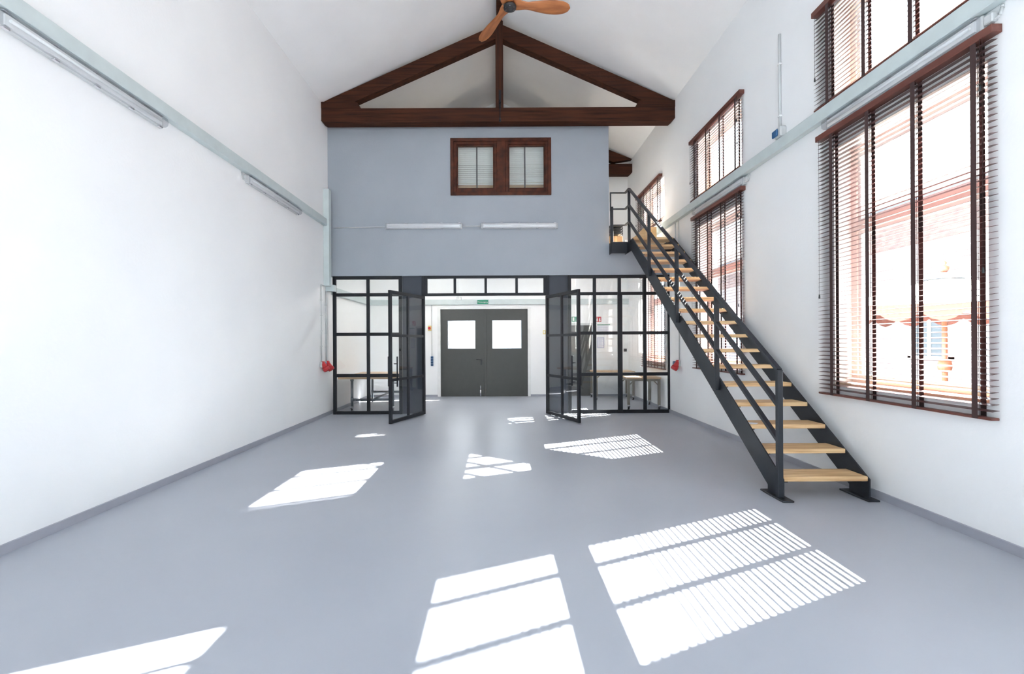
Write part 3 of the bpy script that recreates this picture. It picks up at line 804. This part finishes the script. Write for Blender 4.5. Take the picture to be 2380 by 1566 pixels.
# ------------------------------------------------------------ staircase
st = thing('staircase', (2.77, 6.0, 0), 'dark steel staircase with pale wooden treads rising along the right wall', 'staircase')
NT, Y0, Z0, GO, RISE = 18, 3.86, .196, .25, .1767
SL = RISE / GO
XS0, XS1 = 2.41, 3.125
def line_up(y): return .72 + SL * (y - 4.62)
yt = Y0 + GO * (NT - 1)
ztop = 3.185
yk = 4.62 + (ztop - .72) / SL
poly = [(3.85, .015), (3.85, line_up(3.85) - .0), (yk, ztop), (8.59, ztop), (8.59, ztop - .2), (yk + .18, ztop - .2)]
low = lambda y: line_up(y) - .262
yl = 4.62 + (ztop - .2 - .72 + .262) / SL
poly = [(3.85, .015), (3.85, line_up(3.85)), (yk, ztop), (8.59, ztop), (8.59, ztop - .2), (yl, ztop - .2), (4.07, low(4.07)), (4.07, .015)]
for xs, side in ((XS0, -1), (XS1, 1)):
    s = MB().prism(poly, 'x', xs - (.012 if side < 0 else 0), xs + (0 if side < 0 else .012)).build('stringer', M['stringer'], st)
    MB().bbox(xs - .05, xs + .05, 3.795, 4.125, .0, .015, .004).build('foot_plate', M['stringer'], s)
    for i in range(NT - 1):
        y, z = Y0 + GO * i, Z0 + RISE * i
        xa, xb = (xs, xs + .045) if side < 0 else (xs - .045, xs)
        MB().box(xa, xb, y + .015, y + .21, z - .050, z - .0405).build('tread_bracket', M['stringer'], s)
for i in range(NT):
    y, z = Y0 + GO * i, Z0 + RISE * i
    MB().bbox(XS0 + .001, XS1 - .001, y, y + .245, z - .04, z, .003).build('tread', M['tread'], st)
XP = 2.375
post_y = [3.86, 4.96, 6.06, 7.16, 8.24]
rail_z = lambda y, k: 1.10 - .30 * k + (4.11 - 1.10) / (8.24 - 3.86) * (y - 3.86)
for i, y in enumerate(post_y):
    zb = .03 if i == 0 else line_up(y) - .14
    MB().bbox(XP - .022, XP + .022, y - .02, y + .02, zb, rail_z(y, 0) + .005, .003).build('baluster_post', M['stringer'], st)
for k in range(3):
    nm_ = 'handrail' if k == 0 else 'guard_rail'
    m = MB().bar((XP, 3.86, rail_z(3.86, k)), (XP, 8.24, rail_z(8.24, k)), .042, .028)
    zz = rail_z(8.24, k)
    m.bar((XP, 8.24, zz), (XP, 8.475, zz), .04, .02).bar((XP + .02, 8.475, zz), (2.09, 8.475, zz), .03, .02)
    m.build(nm_, M['stringer'], st)
za, zb = rail_z(8.24, 0), rail_z(8.24, 1)
MB().bar((2.10, 8.475, za + .01), (2.10, 8.475, zb - .03), .022, .02, (0, 1, 0)).build('rail_return', M['stringer'], st)
MB().bbox(2.095, 2.145, 8.45, 8.50, 3.0, zb + .04, .003).build('wall_post', M['stringer'], st)
MB().bbox(2.10, XS0 - .012, 8.44, 8.455, 2.985, 3.195, .003).build('landing_fascia', M['stringer'], st)
MB().bbox(2.10, 2.112, 8.455, 8.60, 2.985, 3.195, .003).build('landing_side', M['stringer'], st)
MB().bbox(2.112, XS0 - .014, 8.455, 8.595, 3.16, 3.197, .003).build('landing_board', M['tread'], st)

# things at the stairhead, on the upper floor
t = thing('cardboard_box', (2.27, 8.86, ZM), 'brown cardboard box at the stairhead under the black letter trays', 'box')
MB().bbox(2.15, 2.40, 8.76, 9.0, ZM, ZM + .175, .003).build('carton', M['card'], t)
MB().box(2.26, 2.29, 8.759, 9.001, ZM + .0, ZM + .176).build('packing_tape', M['ply'], t)
t = thing('letter_trays', (2.27, 8.86, ZM + .178), 'stack of black letter trays on the cardboard box at the stairhead', 'tray')
for i in range(4):
    z = ZM + .207 + i * .05
    MB().bbox(2.145, 2.40, 8.74, 9.0, z, z + .006, .002).box(2.145, 2.149, 8.74, 9.0, z, z + .025).box(2.396, 2.40, 8.74, 9.0, z, z + .025).box(2.145, 2.4, 8.996, 9.0, z, z + .025).box(2.15, 2.16, 8.75, 8.76, z - .028, z).box(2.385, 2.395, 8.75, 8.76, z - .028, z).build('tray', M['black_pl'], t)
MB().bbox(2.17, 2.24, 8.80, 8.98, ZM + .365, ZM + .385, .003).build('folder', M['blue'], t)
t = thing('metal_clamp', (2.45, 8.70, ZM), 'small shiny metal clamp lying beside the cardboard box at the stairhead', 'clamp')
MB().tube([(2.40, 8.70, ZM + .012), (2.47, 8.68, ZM + .07), (2.53, 8.72, ZM + .07), (2.56, 8.76, ZM + .09)], .011).build('arm', M['chrome'], t)
MB().bbox(2.435, 2.475, 8.665, 8.70, ZM + .03, ZM + .085, .006).build('jaw', M['chrome'], t)
MB().bbox(2.39, 2.50, 8.71, 8.76, ZM, ZM + .012, .003).build('foot', M['black_pl'], t)
t = thing('plywood_upstand', (2.9, 8.8, ZM), 'pale plywood board with slanted end at the head of the stairs', 'board')
MB().bbox(px(1472, 8.75), 3.20, 8.74, 8.77, ZM, pz(553, 8.75), .003).build('riser_board', M['ply'], t)
MB().prism([(px(1473, 8.8), pz(553, 8.75)), (px(1500, 8.8), pz(553, 8.75)), (px(1500, 8.8), pz(529, 8.8))], 'y', 8.75, 8.765).build('gusset', M['ply'], t)
MB().bbox(px(1499, 8.75), px(1505, 8.75), 8.735, 8.765, pz(553, 8.75), pz(528, 8.75), .003).build('batten', M['ply'], t)
MB().bbox(px(1505, 8.8), 3.12, 8.95, 8.965, ZM, pz(529, 8.95), .003).build('back_board', M['ply'], t)
# sheet of paper on the fourth tread
y4, z4 = Y0 + GO * 2, Z0 + RISE * 2
tag(MB().prism([(XS0 + .005, y4 + .03), (XS0 + .06, y4 + .012), (XS0 + .115, y4 + .075), (XS0 + .005, y4 + .15)], 'z', z4 + .001, z4 + .003).build('paper_sheet', M['paper']), 'small white sheet of paper on the left end of the third tread', 'paper')

# ------------------------------------------------------------ tables in the rear room
def castor(parent, x, y, z1, org=None):
    m = MB()
    m.cyl((x, y, z1), (x, y, z1 - .02), .03, n=10)
    m.box(x - .022, x - .017, y - .02, y + .05, z1 - .08, z1 - .015).box(x + .017, x + .022, y - .02, y + .05, z1 - .08, z1 - .015)
    m.box(x - .02, x + .02, y - .07, y - .02, z1 - .035, z1 - .022)
    o = m.build('castor', M['chrome'], parent)
    MB().cyl((x - .015, y + .025, .04), (x + .015, y + .025, .04), .04, n=16).build('wheel', M['rubber'], o)
def work_table(loc, rz, W, Dp, Ht, label):
    t = thing('work_table', loc, label, 'table', 'wheeled work tables in the rear room', rz, True)
    MB().bbox(-W / 2, W / 2, -Dp / 2, Dp / 2, Ht - .035, Ht, .004).build('table_top', M['tabletop'], t)
    ix, iy = W / 2 - .035, Dp / 2 - .035
    ap = MB()
    for s in (-1, 1):
        ap.box(-ix, ix, s * iy - .012, s * iy + .012, Ht - .075, Ht - .036).box(s * ix - .012, s * ix + .012, -iy, iy, Ht - .075, Ht - .036)
        for q in (-1, 1):
            ap.bar((q * (ix - .02), s * iy, Ht - .15), (q * (ix - .11), s * iy, Ht - .06), .02, .014, (0, 1, 0))
    ap.build('under_frame', M['bronze'], t)
    for sx in (-1, 1):
        for sy in (-1, 1):
            l = MB().bbox(sx * ix - .025, sx * ix + .025, sy * iy - .025, sy * iy + .025, .10, Ht - .036, .004).build('leg', M['bronze'], t)
            castor(l, sx * ix, sy * iy, .10)
work_table((2.89, 9.36, 0), R(-4), .66, .80, .645, 'pale topped wheeled table nearest behind the right glass partition')
work_table((2.68, 10.78, 0), 0, .92, .62, .665, 'pale topped wheeled table against the back wall behind the nearer table')

t = thing('pipe_table', (-2.48, 9.68, 0), 'wooden topped table on galvanised pipe legs behind the left glass partition', 'table')
MB().bbox(-3.12, -1.84, 8.86, 10.5, .645, .685, .004).build('table_top', M['tabletop'], t)
for x in (-2.88, -2.08):
    for y in (8.97, 10.42):
        l = MB().cyl((x, y, .10), (x, y, .645), .026, n=12).cyl((x, y, .60), (x, y, .645), .034, n=12).cyl((x, y, .19), (x, y, .27), .030, n=12).build('leg', M['galv'], t)
        castor(l, x, y, .10)
for y in (8.97, 10.42):
    MB().cyl((-2.88, y, .23), (-2.08, y, .23), .025, n=12).cyl((-2.86, y, .23), (-2.80, y, .23), .028, n=12).cyl((-2.16, y, .23), (-2.10, y, .23), .028, n=12).cyl((-2.52, y, .23), (-2.42, y, .23), .029, n=12).build('cross_pipe', M['galv'], t)
MB().cyl((-2.47, 8.97, .23), (-2.47, 10.42, .23), .020, n=12).build('long_pipe', M['galv'], t)

# ------------------------------------------------------------ courtyard outside
g = MB().box(XO, 40, -30, 45, -.25, -.06).build('courtyard_ground', M['paving'])
struct(g, 'pale paving of the courtyard outside the windows', 'ground')
b = thing('courtyard_building', (13, 8, -.06), 'pale pink rendered building with brick band and grey roof across the courtyard', 'building')
MB().box(12.0, 16, -14, 32, -.06, 4.1).build('rendered_wall', M['plaster_out'], b)
MB().box(11.98, 16, -14, 32, 4.1, 5.2).build('brick_band', M['brick'], b)
MB().prism([(11.6, 5.15), (11.6, 5.3), (14, 6.6), (16.4, 5.3), (16.4, 5.15)], 'y', -14.2, 32.2).build('roof', M['roof'], b)
for y in (1.0, 4.3, 8.6, 12.0, 17.0, 22.0):
    f = MB(); ring_y = (y, y + 1.3)
    f.box(11.93, 12.0, y, y + .1, .8, 2.6).box(11.93, 12.0, y + 1.2, y + 1.3, .8, 2.6).box(11.93, 12, y, y + 1.3, .8, .9).box(11.93, 12, y, y + 1.3, 2.5, 2.6).box(11.93, 12, y + .61, y + .69, .9, 2.5)
    fo = f.build('window', M['white_pl'], b)
    MB().box(11.96, 11.99, y + .1, y + 1.2, .9, 2.5).build('pane', M['outglass'], fo)

PXX, PYY = 7.0, 7.15
t = thing('parasol', (PXX, PYY, -.06), 'white parasol with scalloped brown edge in the courtyard', 'parasol')
MB().cyl((PXX, PYY, -.05), (PXX, PYY, 2.42), .035, n=14).build('pole', M['pole'], t)
MB().lathe((PXX, PYY, .94), [(.036, -.10), (.075, -.08), (.09, 0), (.075, .08), (.036, .10)], 16).build('collar', M['pole'], t)
MB().lathe((PXX, PYY, -.06), [(.0, .0), (.3, .0), (.3, .05), (.05, .09), (.04, .2)], 24).build('base', M['galv'], t)
MB().lathe((PXX, PYY, 2.44), [(.0, .16), (.025, .14), (.03, .11), (.012, .08), (.07, .05), (.05, .0), (.04, -.02)], 14).build('finial', M['pole'], t)
n = 8; Rp, ze, za_ = 1.75, 1.83, 2.38
vs, fs = [(PXX, PYY, za_)], []
for i in range(n):
    a = 2 * math.pi * (i + .5) / n
    for k in (1, 2, 3, 4):
        u = k / 4
        vs.append((PXX + Rp * u * math.cos(a), PYY + Rp * u * math.sin(a), za_ + (ze - za_) * (u ** .85)))
for i in range(n):
    j = (i + 1) % n
    fs.append((0, 1 + i * 4, 1 + j * 4))
    for k in range(3): fs.append((1 + i * 4 + k, 2 + i * 4 + k, 2 + j * 4 + k, 1 + j * 4 + k))
MB().add(vs, fs).build('canopy', M['canvas'], t)
MB().lathe((PXX, PYY, 2.36), [(.03, .05), (.15, .02), (.34, -.07)], 8).build('vent_cap', M['canvas_blue'], t)
vs, fs = [], []
tot = n * 12
for i in range(tot + 1):
    s = (i % tot) / 12.0
    e = int(s) % n; fr_ = s - int(s)
    a0, a1 = 2 * math.pi * (e + .5) / n, 2 * math.pi * (e + 1.5) / n
    x = PXX + (Rp + .004) * ((1 - fr_) * math.cos(a0) + fr_ * math.cos(a1)); y = PYY + (Rp + .004) * ((1 - fr_) * math.sin(a0) + fr_ * math.sin(a1))
    d = .10 + .13 * abs(math.sin(math.pi * fr_ * 3))
    vs += [(x, y, ze + .01), (x, y, ze - d)]
for i in range(tot): fs.append((2 * i, 2 * i + 2, 2 * i + 3, 2 * i + 1))
MB().add(vs, fs).build('valance', M['canvas_brown'], t)
